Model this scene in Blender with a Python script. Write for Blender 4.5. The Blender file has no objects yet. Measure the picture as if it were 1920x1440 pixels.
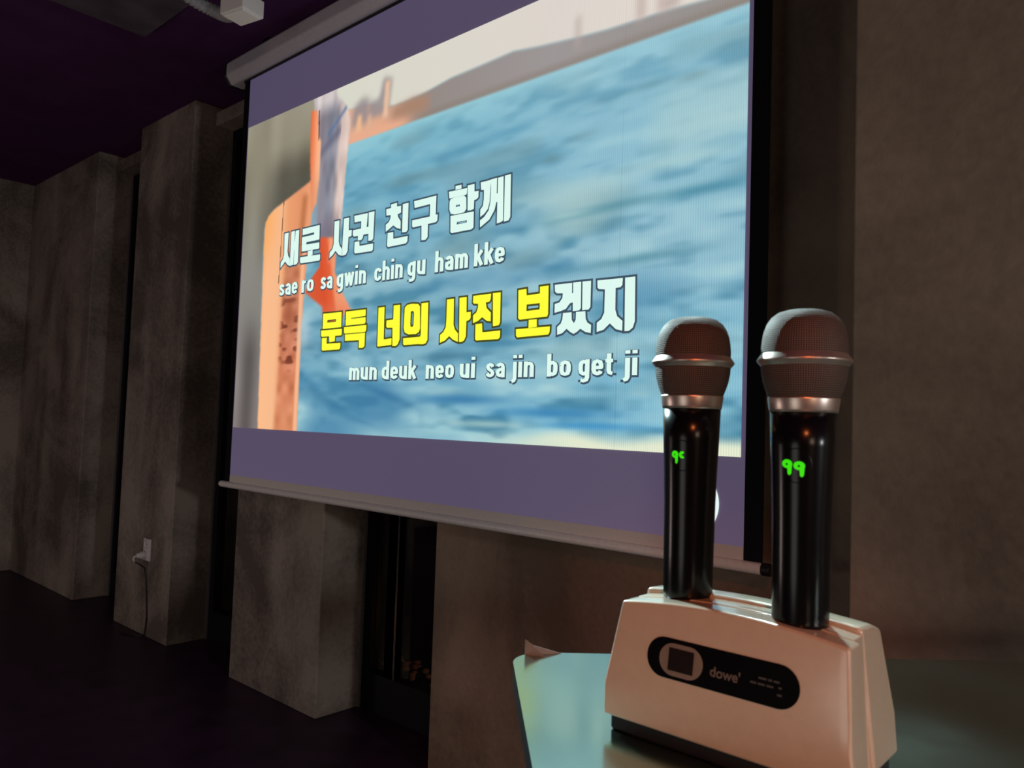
import bpy, bmesh, math, random
import numpy as np
from mathutils import Vector, Matrix, geometry

sc = bpy.context.scene
COL = sc.collection

# ------------------------------------------------------------------ camera
CAM_H = 1.0925
cam_data = bpy.data.cameras.new('camera')
cam_data.sensor_width = 36.0
cam_data.lens = 36.0 * 1450.0 / 1920.0
cam_data.clip_start = 0.02
cam = bpy.data.objects.new('camera', cam_data)
COL.objects.link(cam)
yaw, pitch, roll = 0.7311964, 0.0495126, 0.0344904
fwd = Vector((-math.sin(yaw) * math.cos(pitch), math.cos(yaw) * math.cos(pitch), math.sin(pitch)))
rgt = Vector((math.cos(yaw), math.sin(yaw), 0))
up = rgt.cross(fwd)
r2 = rgt * math.cos(roll) + up * math.sin(roll)
u2 = up * math.cos(roll) - rgt * math.sin(roll)
cam.matrix_world = Matrix(((r2.x, u2.x, -fwd.x, 0), (r2.y, u2.y, -fwd.y, 0), (r2.z, u2.z, -fwd.z, CAM_H), (0, 0, 0, 1)))
sc.camera = cam
cam_data.dof.use_dof = True
cam_data.dof.focus_distance = 1.15
cam_data.dof.aperture_fstop = 15.0

# ------------------------------------------------------------------ view, world, lamps
sc.view_settings.view_transform = 'Standard'
sc.view_settings.look = 'None'
sc.view_settings.gamma = 1.0
sc.view_settings.exposure = 0.0
sc.view_settings.use_curve_mapping = False
sc.cycles.max_bounces = 6
sc.cycles.sample_clamp_indirect = 4.0

world = bpy.data.worlds.new('world')
sc.world = world
world.use_nodes = True
world.node_tree.nodes['Background'].inputs[0].default_value = (0.55, 0.34, 0.66, 1)
world.node_tree.nodes['Background'].inputs[1].default_value = 0.011


def lamp(name, loc, color, watts, radius):
    d = bpy.data.lights.new(name, 'POINT')
    d.color = color
    d.energy = watts
    d.shadow_soft_size = radius
    o = bpy.data.objects.new(name, d)
    o.location = loc
    COL.objects.link(o)
    return o


# warm room light from behind, then three unseen fill lamps added for the walls
lamp('room_lamp', (3.0, -1.9, 1.6), (1.0, 0.70, 0.50), 62.0, 0.4)
lamp('low_fill', (-0.45, -2.1, 0.70), (0.92, 0.88, 0.80), 20.0, 0.5)
lamp('corner_fill', (-3.7, -1.2, 0.45), (1.0, 0.82, 0.76), 27.0, 0.20)
lamp('side_fill', (2.9, 0.45, 1.35), (0.94, 0.95, 0.95), 85.0, 0.10)
# unseen amber spot added behind the photographer to warm the dock front
pd = bpy.data.lights.new('amber_fill_beam', 'SPOT')
pd.color = (1.0, 0.22, 0.06)
pd.energy = 25.0
pd.spot_size = math.radians(30)
pd.spot_blend = 0.7
pd.shadow_soft_size = 0.05
po = bpy.data.objects.new('amber_fill_beam', pd)
po.location = (0.45, -0.50, 1.75)
po.rotation_euler = (Vector((-0.22, 0.46, 1.02)) - po.location).to_track_quat('-Z', 'Y').to_euler()
COL.objects.link(po)


# ------------------------------------------------------------------ helpers
def link(o):
    COL.objects.link(o)
    return o


def tag(o, label=None, cat=None, group=None, kind=None):
    if label: o['label'] = label
    if cat: o['category'] = cat
    if group: o['group'] = group
    if kind: o['kind'] = kind
    return o


def empty(name, loc=(0, 0, 0), rz=0.0):
    o = bpy.data.objects.new(name, None)
    o.empty_display_size = 0.05
    o.location = loc
    o.rotation_euler = (0, 0, rz)
    return link(o)


def obj(name, bm, mat, parent=None, smooth=False, bevel=0.0, segs=2):
    bmesh.ops.recalc_face_normals(bm, faces=bm.faces)
    me = bpy.data.meshes.new(name)
    bm.to_mesh(me)
    bm.free()
    o = bpy.data.objects.new(name, me)
    if mat: me.materials.append(mat)
    if smooth:
        for p in me.polygons: p.use_smooth = True
    link(o)
    if parent is not None: o.parent = parent
    if bevel > 0:
        m = o.modifiers.new('bevel', 'BEVEL')
        m.width = bevel
        m.segments = segs
        m.limit_method = 'ANGLE'
        m.angle_limit = math.radians(35)
        for p in me.polygons: p.use_smooth = True
        n = o.modifiers.new('wn', 'WEIGHTED_NORMAL')
        n.keep_sharp = True
    return o


def box(bm, x0, x1, y0, y1, z0, z1):
    v = [bm.verts.new((x, y, z)) for x in (x0, x1) for y in (y0, y1) for z in (z0, z1)]
    for f in ((0, 1, 3, 2), (4, 6, 7, 5), (0, 4, 5, 1), (2, 3, 7, 6), (0, 2, 6, 4), (1, 5, 7, 3)):
        bm.faces.new([v[i] for i in f])
    return v


def boxobj(name, b, mat, parent=None, bevel=0.0):
    bm = bmesh.new()
    box(bm, *b)
    return obj(name, bm, mat, parent, bevel=bevel)


def lathe(bm, prof, n=64, cap=True):
    """profile of (radius, height) about local z"""
    rings = []
    for r, z in prof:
        if r <= 1e-6:
            rings.append([bm.verts.new((0, 0, z))])
        else:
            rings.append([bm.verts.new((r * math.cos(2 * math.pi * i / n), r * math.sin(2 * math.pi * i / n), z)) for i in range(n)])
    for a, b in zip(rings, rings[1:]):
        for i in range(n):
            j = (i + 1) % n
            if len(a) == 1: bm.faces.new((a[0], b[i], b[j]))
            elif len(b) == 1: bm.faces.new((a[i], a[j], b[0]))
            else: bm.faces.new((a[i], a[j], b[j], b[i]))
    if cap:
        for r in (rings[0], rings[-1]):
            if len(r) > 1: bm.faces.new(r)


def tube(bm, pts, rad, n=10):
    """tube along points, rad a number or one per point"""
    P = [Vector(p) for p in pts]
    rad = rad if isinstance(rad, (list, tuple)) else [rad] * len(P)
    rings = []
    prev = None
    for i, p in enumerate(P):
        t = (P[min(i + 1, len(P) - 1)] - P[max(i - 1, 0)]).normalized()
        a = prev if prev is not None else (Vector((0, 0, 1)) if abs(t.z) < 0.9 else Vector((1, 0, 0)))
        a = (a - t * a.dot(t)).normalized()
        prev = a
        b = t.cross(a)
        rings.append([bm.verts.new(p + (a * math.cos(2 * math.pi * k / n) + b * math.sin(2 * math.pi * k / n)) * rad[i]) for k in range(n)])
    for a, b in zip(rings, rings[1:]):
        for k in range(n):
            bm.faces.new((a[k], a[(k + 1) % n], b[(k + 1) % n], b[k]))
    bm.faces.new(rings[0])
    bm.faces.new(rings[-1])


def prism(bm, pts, axis_vec, depth):
    """closed outline of 3-D points pushed along axis_vec"""
    a = [bm.verts.new(Vector(p)) for p in pts]
    b = [bm.verts.new(Vector(p) + Vector(axis_vec) * depth) for p in pts]
    bm.faces.new(a)
    bm.faces.new(b[::-1])
    n = len(a)
    for i in range(n):
        bm.faces.new((a[i], a[(i + 1) % n], b[(i + 1) % n], b[i]))


# ------------------------------------------------------------------ materials
def srgb(r, g, b):
    f = lambda c: ((c / 255.0) / 12.92) if c / 255.0 <= 0.04045 else (((c / 255.0) + 0.055) / 1.055) ** 2.4
    return (f(r), f(g), f(b), 1.0)


def mat(name, color, rough=0.5, metal=0.0, spec=0.5, emit=None, strength=1.0, coat=0.0):
    m = bpy.data.materials.new(name)
    m.use_nodes = True
    b = m.node_tree.nodes['Principled BSDF']
    b.inputs['Base Color'].default_value = color if len(color) == 4 else (*color, 1)
    b.inputs['Roughness'].default_value = rough
    b.inputs['Metallic'].default_value = metal
    b.inputs['Specular IOR Level'].default_value = spec
    b.inputs['Coat Weight'].default_value = coat
    b.inputs['Coat Roughness'].default_value = 0.08
    if emit:
        b.inputs['Emission Color'].default_value = emit if len(emit) == 4 else (*emit, 1)
        b.inputs['Emission Strength'].default_value = strength
    return m


def nd(nt, kind, **kw):
    n = nt.nodes.new(kind)
    for k, v in kw.items():
        setattr(n, k, v)
    return n


def grain(m, scale, amount, bump=0.0):
    """multiply the base colour by a fine noise and add a little bump"""
    nt = m.node_tree
    b = nt.nodes['Principled BSDF']
    col = tuple(b.inputs['Base Color'].default_value)
    tc = nd(nt, 'ShaderNodeTexCoord')
    no = nd(nt, 'ShaderNodeTexNoise')
    no.inputs['Scale'].default_value = scale
    no.inputs['Detail'].default_value = 5
    nt.links.new(tc.outputs['Object'], no.inputs['Vector'])
    rp = nd(nt, 'ShaderNodeValToRGB')
    rp.color_ramp.elements[0].position = 0.3
    rp.color_ramp.elements[1].position = 0.7
    rp.color_ramp.elements[0].color = tuple(c * (1 - amount) for c in col[:3]) + (1,)
    rp.color_ramp.elements[1].color = tuple(min(1, c * (1 + amount)) for c in col[:3]) + (1,)
    nt.links.new(no.outputs['Fac'], rp.inputs['Fac'])
    nt.links.new(rp.outputs['Color'], b.inputs['Base Color'])
    if bump:
        bp = nd(nt, 'ShaderNodeBump')
        bp.inputs['Strength'].default_value = bump
        bp.inputs['Distance'].default_value = 0.01
        nt.links.new(no.outputs['Fac'], bp.inputs['Height'])
        nt.links.new(bp.outputs['Normal'], b.inputs['Normal'])
    return m


def concrete(name, lo, hi, streak=1.0, seed=0.0, cloud=2.1, pit=0.30):
    """bare board-marked concrete: cloudy patches, vertical run marks, fine pitting"""
    m = mat(name, hi, 0.82, spec=0.25)
    nt = m.node_tree
    b = nt.nodes['Principled BSDF']
    tc = nd(nt, 'ShaderNodeTexCoord')
    mp = nd(nt, 'ShaderNodeMapping')
    mp.inputs['Location'].default_value = (seed, seed * 0.7, seed * 0.3)
    nt.links.new(tc.outputs['Object'], mp.inputs['Vector'])
    cl = nd(nt, 'ShaderNodeTexNoise')
    cl.inputs['Scale'].default_value = cloud
    cl.inputs['Detail'].default_value = 6
    cl.inputs['Roughness'].default_value = 0.6
    cl.inputs['Distortion'].default_value = 0.6
    nt.links.new(mp.outputs[0], cl.inputs['Vector'])
    ms = nd(nt, 'ShaderNodeMapping')
    ms.inputs['Scale'].default_value = (6.0, 6.0, 0.45)
    nt.links.new(mp.outputs[0], ms.inputs['Vector'])
    st = nd(nt, 'ShaderNodeTexNoise')
    st.inputs['Scale'].default_value = 1.0
    st.inputs['Detail'].default_value = 4
    nt.links.new(ms.outputs[0], st.inputs['Vector'])
    fi = nd(nt, 'ShaderNodeTexNoise')
    fi.inputs['Scale'].default_value = 55
    fi.inputs['Detail'].default_value = 6
    nt.links.new(mp.outputs[0], fi.inputs['Vector'])
    a1 = nd(nt, 'ShaderNodeMath', operation='MULTIPLY_ADD')
    a1.inputs[1].default_value = 0.75 * streak
    a1.inputs[2].default_value = -0.375 * streak
    nt.links.new(st.outputs['Fac'], a1.inputs[0])
    a2 = nd(nt, 'ShaderNodeMath', operation='MULTIPLY_ADD')
    a2.inputs[1].default_value = pit
    a2.inputs[2].default_value = -pit / 2
    nt.links.new(fi.outputs['Fac'], a2.inputs[0])
    a3 = nd(nt, 'ShaderNodeMath', operation='ADD')
    nt.links.new(cl.outputs['Fac'], a3.inputs[0])
    nt.links.new(a1.outputs[0], a3.inputs[1])
    a4 = nd(nt, 'ShaderNodeMath', operation='ADD')
    nt.links.new(a3.outputs[0], a4.inputs[0])
    nt.links.new(a2.outputs[0], a4.inputs[1])
    rp = nd(nt, 'ShaderNodeValToRGB')
    rp.color_ramp.elements[0].position = 0.36
    rp.color_ramp.elements[1].position = 0.66
    rp.color_ramp.elements[0].color = (*lo, 1)
    rp.color_ramp.elements[1].color = (*hi, 1)
    nt.links.new(a4.outputs[0], rp.inputs['Fac'])
    nt.links.new(rp.outputs['Color'], b.inputs['Base Color'])
    bp = nd(nt, 'ShaderNodeBump')
    bp.inputs['Strength'].default_value = 0.25
    bp.inputs['Distance'].default_value = 0.006
    nt.links.new(fi.outputs['Fac'], bp.inputs['Height'])
    nt.links.new(bp.outputs['Normal'], b.inputs['Normal'])
    return m


M = {}
M['concrete'] = concrete('bare_concrete', (0.125, 0.104, 0.088), (0.34, 0.29, 0.245), 0.6)
M['concrete_warm'] = concrete('bare_concrete_brown', (0.15, 0.112, 0.082), (0.35, 0.262, 0.19), 0.12, 3.1, 1.3, 0.16)
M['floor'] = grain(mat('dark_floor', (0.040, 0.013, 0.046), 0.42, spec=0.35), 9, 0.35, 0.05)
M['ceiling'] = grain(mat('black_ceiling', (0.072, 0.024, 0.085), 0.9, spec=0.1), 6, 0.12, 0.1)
M['soffit'] = grain(mat('dark_grey_soffit', (0.085, 0.07, 0.085), 0.9, spec=0.1), 7, 0.3, 0.1)
M['black_metal'] = grain(mat('black_metal', (0.004, 0.004, 0.006), 0.6, spec=0.2), 80, 0.2)
M['grey_metal'] = grain(mat('grey_metal_edge', (0.30, 0.30, 0.32), 0.4, metal=0.6), 80, 0.15)
M['night_glass'] = mat('night_glass', (0.9, 0.92, 0.95), 0.02, spec=0.5)
M['night_glass'].node_tree.nodes['Principled BSDF'].inputs['Transmission Weight'].default_value = 1.0
M['night_glass'].node_tree.nodes['Principled BSDF'].inputs['IOR'].default_value = 1.45
M['outside'] = grain(mat('night_ground', (0.008, 0.007, 0.007), 0.95, spec=0.1), 20, 0.4)
M['pebble'] = grain(mat('tan_pebble', (0.45, 0.27, 0.15), 0.7), 60, 0.4, 0.2)
M['casing'] = grain(mat('grey_casing', (0.68, 0.66, 0.70), 0.35, metal=0.15), 90, 0.06)
M['casing_low'] = M['casing']
M['rail'] = grain(mat('pale_rail', (0.85, 0.82, 0.78), 0.4), 90, 0.06)
M['black_plastic'] = grain(mat('black_plastic', (0.010, 0.010, 0.012), 0.4), 120, 0.2)
M['black_fabric'] = grain(mat('black_screen_border', (0.006, 0.006, 0.010), 0.85, spec=0.15), 200, 0.2)
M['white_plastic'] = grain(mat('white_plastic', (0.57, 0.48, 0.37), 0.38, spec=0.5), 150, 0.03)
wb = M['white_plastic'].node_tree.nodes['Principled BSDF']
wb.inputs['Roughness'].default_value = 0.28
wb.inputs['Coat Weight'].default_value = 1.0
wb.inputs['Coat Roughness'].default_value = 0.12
M['socket_white'] = grain(mat('socket_white', (0.68, 0.66, 0.66), 0.5), 150, 0.04)
M['lamp_white'] = grain(mat('lamp_white', (0.88, 0.86, 0.82), 0.5), 150, 0.03)
M['conduit'] = grain(mat('grey_conduit', (0.30, 0.31, 0.32), 0.6), 60, 0.2)
M['flap'] = grain(mat('brown_edge_strip', (0.20, 0.14, 0.12), 0.6), 90, 0.15)
# ------------------------------------------------------------------ room shell
CEIL = 2.588
WF = 1.6675          # front faces of the concrete piers
WB = 1.865           # window line at the back of the recesses
XL = -5.925          # left end wall


def struct(name, b, m, bevel=0.0):
    o = boxobj(name, b, m, bevel=bevel)
    o['kind'] = 'structure'
    return o


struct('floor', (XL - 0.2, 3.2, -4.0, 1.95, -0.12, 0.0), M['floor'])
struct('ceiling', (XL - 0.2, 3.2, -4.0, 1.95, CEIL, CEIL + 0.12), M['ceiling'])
struct('wall_left', (XL - 0.2, XL, -4.0, 1.95, 0.0, CEIL), M['concrete'])

# concrete piers, each with its front and its right flank towards the room
piers = ((XL, -4.783), (-4.203, -3.596), (-3.014, -2.393))
for i, (a, b) in enumerate(piers):
    struct('trim_%d' % (i + 1), (a, b, WF, WB + 0.08, 0.0, CEIL), M['concrete'], 0.006)
struct('wall_back', (-1.792, -0.40, WF, WB + 0.08, 0.0, CEIL), M['concrete_warm'], 0.004)
P5F = 1.42
struct('wall_right', (-0.466, 3.2, P5F, WB + 0.08, 0.0, CEIL), M['concrete_warm'], 0.004)

# windows in the recesses: black frame, a pane, a bright steel edge on the mullion
gaps = ((-4.783, -4.203), (-3.596, -3.014), (-2.393, -1.792))
for i, (a, b) in enumerate(gaps):
    w = empty('window_%d' % (i + 1), ((a + b) / 2, WB, 0.0))
    w['kind'] = 'structure'
    hw = (b - a) / 2
    bm = bmesh.new()
    box(bm, -hw, hw, 0.0, 0.05, 0.0, 0.14)
    box(bm, -hw, hw, 0.0, 0.05, 2.44, CEIL)
    box(bm, -hw, -hw + 0.045, 0.0, 0.05, 0.14, 2.44)
    box(bm, hw - 0.045, hw, 0.0, 0.05, 0.14, 2.44)
    obj('window_frame', bm, M['black_metal'], w)
    mx = -2.212 - (a + b) / 2
    boxobj('mullion', (mx - 0.05, mx, 0.002, 0.046, 0.14, 2.44), M['black_metal'], w)
    boxobj('steel_edge', (mx, mx + 0.003, 0.0, 0.008, 0.14, 2.44), M['grey_metal'], w)
    boxobj('pane', (-hw + 0.045, hw - 0.045, 0.022, 0.028, 0.14, 2.44), M['night_glass'], w)
    # concrete lintel crossing the recess
    struct('trim_%d' % (i + 5), (a, b, 1.772, WB, 2.490, 2.556), M['concrete'], 0.003)
    s = boxobj('trim_%d' % (i + 8), (a, a + 0.004, WB - 0.012, WB, 0.0, 2.44), M['grey_metal'])
    s['kind'] = 'structure'

# ground outside the windows
o = struct('trim_11', (-16.0, 3.2, 1.952, 5.0, -0.10, -0.02), M['outside'])
o = struct('trim_12', (-16.0, 3.2, 4.6, 4.7, -0.02, 3.0), M['outside'])

# shallow downstand across the ceiling
struct('trim_13', (-3.10, -2.20, -3.0, 1.22, CEIL - 0.03, CEIL), M['soffit'])

# pebbles on the ground outside, seen over the sill of the third window
random.seed(5)
pb = []
for i in range(3):
    bm = bmesh.new()
    bmesh.ops.create_icosphere(bm, subdivisions=2, radius=1.0)
    for v in bm.verts:
        v.co *= 1.0 + random.uniform(-0.16, 0.16)
        v.co.z *= 0.62
        v.co.x *= 1.15
    pb.append(bm)
first = [None, None, None]
spots = []
tries = 0
while len(spots) < 44 and tries < 4000:
    tries += 1
    x = random.uniform(-2.85, -2.24)
    y = random.uniform(2.10, 2.42)
    r = random.uniform(0.009, 0.021)
    if all((x - a) ** 2 + (y - b) ** 2 > (1.2 * (r + c)) ** 2 for a, b, c in spots):
        spots.append((x, y, r))
for i, (x, y, r) in enumerate(spots):
    k = i % 3
    if first[k] is None:
        p = obj('pebble', pb[k], M['pebble'], smooth=True)
        first[k] = p
    else:
        p = first[k].copy()
        link(p)
    p.location = (x, y, -0.02 + r * 0.55)
    p.scale = (r, r, r)
    p.rotation_euler = (random.uniform(-.3, .3), random.uniform(-.3, .3), random.uniform(0, 6))
    tag(p, 'small tan pebble on the ground behind the dark window below the screen', 'pebble', 'pebbles outside the window')
lamp('pebble_fill', (-2.05, 2.22, 0.26), (1.0, 0.50, 0.18), 0.45, 0.008)  # unseen lamp added outside just to light the pebbles

# ------------------------------------------------------------------ wall outlet with plug and its cable
t = empty('wall_outlet', (-3.836, WF, 0.361))
tag(t, 'white double wall socket low on the second concrete pier from the left', 'wall socket')
boxobj('cover_plate', (-0.036, 0.036, -0.010, 0.0, 0.0, 0.106), M['socket_white'], t, 0.003)
for z in (0.079, 0.028):
    bm = bmesh.new()
    lathe(bm, [(0.020, 0.0), (0.020, 0.004), (0.016, 0.004), (0.015, 0.0015), (0, 0.0015)], 28)
    s = obj('socket', bm, M['socket_white'], t, True)
    s.rotation_euler = (math.pi / 2, 0, 0)
    s.location = (0, -0.010, z)
    bm = bmesh.new()
    for dx in (-0.006, 0.006):
        box(bm, dx - 0.002, dx + 0.002, -0.0122, -0.0112, z - 0.002, z + 0.002)
    obj('pin_holes', bm, M['black_plastic'], t)
t = empty('power_plug', (-3.836, WF - 0.0142, 0.389))
tag(t, 'pale grey plug in the lower hole of the wall socket', 'plug')
bm = bmesh.new()
lathe(bm, [(0.017, 0.0), (0.018, 0.006), (0.018, 0.020), (0.012, 0.027), (0.010, 0.040), (0.0, 0.042)], 28)
s = obj('plug_body', bm, M['socket_white'], t, True)
s.rotation_euler = (math.pi / 2, 0, 0)
bm = bmesh.new()
tube(bm, [(0, -0.036, 0), (0.0, -0.050, -0.004), (-0.004, -0.052, -0.018), (-0.002, -0.046, -0.030)], [0.007, 0.0055, 0.005, 0.0045], 10)
obj('strain_relief', bm, M['socket_white'], t, True)
bm = bmesh.new()
pts = [(-3.838, WF - 0.060, 0.360), (-3.838, WF - 0.035, 0.345), (-3.836, WF - 0.012, 0.325), (-3.830, WF - 0.006, 0.27), (-3.818, WF - 0.006, 0.20), (-3.806, WF - 0.006, 0.14),
       (-3.800, WF - 0.006, 0.09), (-3.805, WF - 0.006, 0.045), (-3.812, WF - 0.008, 0.012), (-3.83, WF - 0.03, 0.005), (-3.95, WF - 0.06, 0.005)]
tube(bm, pts, 0.0035, 8)
o = obj('power_cable', bm, M['black_plastic'], None, True)
tag(o, 'thin dark cable running down the pier from the wall socket to the floor', 'cable')

# ------------------------------------------------------------------ ceiling fittings
t = empty('ceiling_spotlight', (-2.385, 1.245, CEIL), math.radians(12))
tag(t, 'white box-shaped ceiling spotlight left of the screen casing, cut by the frame top', 'ceiling light')
bm = bmesh.new()
lathe(bm, [(0.012, -0.13), (0.012, -0.012), (0.035, -0.010), (0.035, 0.0)], 20)
obj('stem', bm, M['socket_white'], t, True)
boxobj('housing', (-0.055, 0.055, -0.045, 0.045, -0.175, -0.115), M['lamp_white'], t, 0.004)
boxobj('diffuser', (-0.047, 0.047, -0.037, 0.037, -0.179, -0.174), M['lamp_white'], t, 0.001)
bm = bmesh.new()
box(bm, -0.085, -0.079, -0.018, 0.018, -0.16, -0.07)
box(bm, -0.085, 0.0, -0.018, 0.018, -0.076, -0.070)
obj('bracket', bm, M['white_plastic'], t, bevel=0.001)

# cool beam added at the spotlight to brighten the dock top
sd = bpy.data.lights.new('cool_fill_beam', 'SPOT')
sd.color = (0.66, 0.97, 1.0)
sd.energy = 900.0
sd.spot_size = math.radians(17)
sd.spot_blend = 0.5
sd.shadow_soft_size = 0.05
so = link(bpy.data.objects.new('cool_fill_beam', sd))
so.location = (-2.385, 1.245, CEIL - 0.19)
so.rotation_euler = (Vector((-0.23, 0.49, 0.98)) - so.location).to_track_quat('-Z', 'Y').to_euler()

# second cool fill, added unseen above the screen to reach between the microphones
sd2 = sd.copy()
sd2.energy = 120.0
sd2.spot_size = math.radians(15)
so2 = link(bpy.data.objects.new('cool_fill_beam', sd2))
so2.location = (-0.75, 1.25, CEIL - 0.19)
so2.rotation_euler = (Vector((-0.23, 0.50, 0.98)) - so2.location).to_track_quat('-Z', 'Y').to_euler()

pts, rad = [], []
P = [Vector(p) for p in ((-2.50, 0.90, 2.53), (-2.565, 1.08, 2.515), (-2.585, 1.18, 2.505), (-2.592, 1.25, 2.505), (-2.610, 1.300, 2.515), (-2.628, 1.335, 2.540), (-2.64, 1.355, 2.58))]
n = 120
for i in range(n + 1):
    s = i / n * (len(P) - 1)
    k = min(int(s), len(P) - 2)
    f = s - k
    p0, p1, p2, p3 = P[max(k - 1, 0)], P[k], P[k + 1], P[min(k + 2, len(P) - 1)]
    pts.append(0.5 * ((2 * p1) + (p2 - p0) * f + (2 * p0 - 5 * p1 + 4 * p2 - p3) * f * f + (3 * p1 - p0 - 3 * p2 + p3) * f ** 3))
    rad.append(0.020 + 0.0028 * math.sin(i * math.pi / 2.0))
bm = bmesh.new()
tube(bm, pts, rad, 14)
o = obj('flexible_conduit', bm, M['conduit'], None, True)
tag(o, 'grey ribbed flexible conduit hanging under the black ceiling beside the spotlight', 'conduit')
# ------------------------------------------------------------------ projection screen
SY = 1.564                       # plane of the cloth
PX0, PZ0 = -2.8888, 1.035        # lower left corner of the projected picture
PW, PH = 2.1499, 1.2156
scr = empty('projection_screen', (PX0 + PW / 2, SY, 0.80))
tag(scr, 'large pull-down projection screen showing a karaoke video of a person sitting above blue water', 'projection screen')
ox, oy, oz = scr.location


def L(x, y, z): return (x - ox, y - oy, z - oz)


# the picture: painted in picture metres, x to the right and z up
NX, NZ = 700, 396
gx = np.linspace(0, PW, NX)
gz = np.linspace(0, PH, NZ)
X, Z = np.meshgrid(gx, gz)
rs = np.random.RandomState(7)


def S8(*c): return np.array(c, float)


def vnoise(fx, fz, seed):
    r = np.random.RandomState(seed)
    g = r.rand(int(PH * fz) + 4, int(PW * fx) + 4)
    u, v = X * fx, Z * fz
    i, j = v.astype(int), u.astype(int)
    a, b = v - i, u - j
    a, b = a * a * (3 - 2 * a), b * b * (3 - 2 * b)
    return (g[i, j] * (1 - a) * (1 - b) + g[i + 1, j] * a * (1 - b) + g[i, j + 1] * (1 - a) * b + g[i + 1, j + 1] * a * b)


def sm(a, b, t):
    t = np.clip((t - a) / (b - a), 0, 1)
    return t * t * (3 - 2 * t)


def blur(m, r):
    if r <= 0: return m
    k = np.ones(2 * r + 1) / (2 * r + 1)
    for _ in range(2):
        m = np.apply_along_axis(lambda q: np.convolve(np.pad(q, r, 'edge'), k, 'valid'), 0, m)
        m = np.apply_along_axis(lambda q: np.convolve(np.pad(q, r, 'edge'), k, 'valid'), 1, m)
    return m


def poly(pts, soft=1):
    ins = np.zeros(X.shape, bool)
    n = len(pts)
    for i in range(n):
        x0, z0 = pts[i]
        x1, z1 = pts[(i + 1) % n]
        if z0 == z1: continue
        c = ((z0 > Z) != (z1 > Z)) & (X < (x1 - x0) * (Z - z0) / (z1 - z0) + x0)
        ins ^= c
    return blur(ins.astype(float), soft)


def grad(t, stops):
    xs = [s[0] for s in stops]
    return np.stack([np.interp(t, xs, [s[1][c] for s in stops]) for c in range(3)], -1)


def over(img, m, col):
    col = np.asarray(col, float)
    return img * (1 - m[..., None]) + col * m[..., None]


# sea
img = grad(Z, [(0.0, (156, 200, 208)), (0.07, (148, 194, 206)), (0.16, (112, 168, 192)), (0.30, (128, 177, 196)), (0.5, (126, 174, 192)), (0.7, (120, 176, 198)),
               (0.88, (112, 171, 194)), (0.95, (132, 189, 206)), (1.0, (146, 200, 212))])
rt = sm(0.9, 1.9, X)
img = over(img, rt * 0.55 * sm(0.2, 0.45, Z), (158, 198, 212))
img = over(img, rt * 0.35 * (1 - sm(0.2, 0.5, Z)), (136, 198, 222))
near = 1 - sm(0.1, 0.95, Z)
wob = Z + 0.03 * (vnoise(3, 6, 31) - 0.5)
f1 = vnoise(5, 20, 1)
f2 = vnoise(9, 34, 2)
f3 = vnoise(18, 60, 3)
f4 = vnoise(3.2, 13, 4)
w = (0.45 * f1 + 0.3 * f2 + 0.25 * f3)
sea_mask = 1 - sm(0.95, 1.0, Z)
img = over(img, np.clip((w - 0.49) * 3.8, 0, 1) * (0.42 + 0.55 * near) * sea_mask, (70, 130, 158))
img = over(img, np.clip((0.45 - w) * 3.6, 0, 1) * (0.30 + 0.45 * near) * sea_mask, (176, 214, 218))
img = over(img, np.clip((f4 - 0.60) * 3.0, 0, 1) * near * 0.75, (62, 124, 164))
img = over(img, np.clip((vnoise(4, 16, 9) - 0.66) * 3.4, 0, 1) * 0.55 * sm(0.1, 0.2, Z) * sea_mask, (104, 142, 150))
img = over(img, np.clip((vnoise(3, 12, 12) - 0.60) * 3, 0, 1) * 0.6 * rt * sea_mask, (186, 214, 210))


def streak(x, z, lx, lz, col, a, tilt=0.0):
    global img
    d = ((X - x) / lx) ** 2 + ((Z - z - tilt * (X - x)) / lz) ** 2
    img = over(img, a * np.exp(-d * 1.2), col)


for s in ((0.95, 0.13, .16, .018, (58, 116, 156), .75, -.25), (1.28, 0.118, .20, .016, (52, 118, 168), .8, 0.0), (1.62, 0.085, .24, .018, (58, 132, 182), .85, 0.0),
          (1.75, 0.055, .20, .012, (62, 144, 196), .8, 0.0), (0.66, 0.10, .10, .02, (60, 120, 156), .7, -.3), (0.80, 0.05, .12, .012, (72, 132, 168), .6, -.2),
          (0.55, 0.15, .06, .025, (70, 128, 160), .7, -.5), (1.00, 0.30, .16, .012, (66, 118, 146), .6, 0), (1.22, 0.245, .14, .012, (70, 122, 146), .7, 0),
          (1.45, 0.275, .16, .014, (66, 128, 160), .7, 0), (1.87, 0.46, .20, .014, (84, 140, 158), .7, 0.03), (2.05, 0.60, .14, .016, (72, 136, 160), .8, 0.03),
          (1.78, 0.60, .18, .014, (84, 140, 156), .7, 0.03), (1.62, 0.40, .16, .012, (104, 150, 164), .6, 0), (1.95, 0.30, .16, .016, (100, 158, 178), .6, 0),
          (1.6, 0.76, .035, .012, (104, 142, 150), .6, 0), (1.70, 0.80, .05, .012, (118, 158, 172), .6, 0.05), (1.28, 0.86, .10, .012, (86, 148, 174), .7, 0),
          (1.45, 0.87, .10, .014, (88, 150, 180), .6, 0), (1.90, 0.88, .06, .012, (106, 152, 166), .6, 0), (2.02, 0.87, .05, .014, (124, 160, 168), .6, 0),
          (1.66, 0.60, .09, .01, (168, 206, 206), .6, 0), (2.0, 0.68, .16, .02, (176, 210, 210), .6, 0), (1.55, 0.19, .14, .014, (176, 210, 212), .55, 0),
          (1.40, 0.05, .18, .012, (190, 216, 208), .6, 0), (0.75, 0.235, .10, .012, (150, 192, 204), .6, -.3), (1.05, 0.20, .20, .010, (172, 204, 212), .55, 0)):
    streak(*s)
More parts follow.
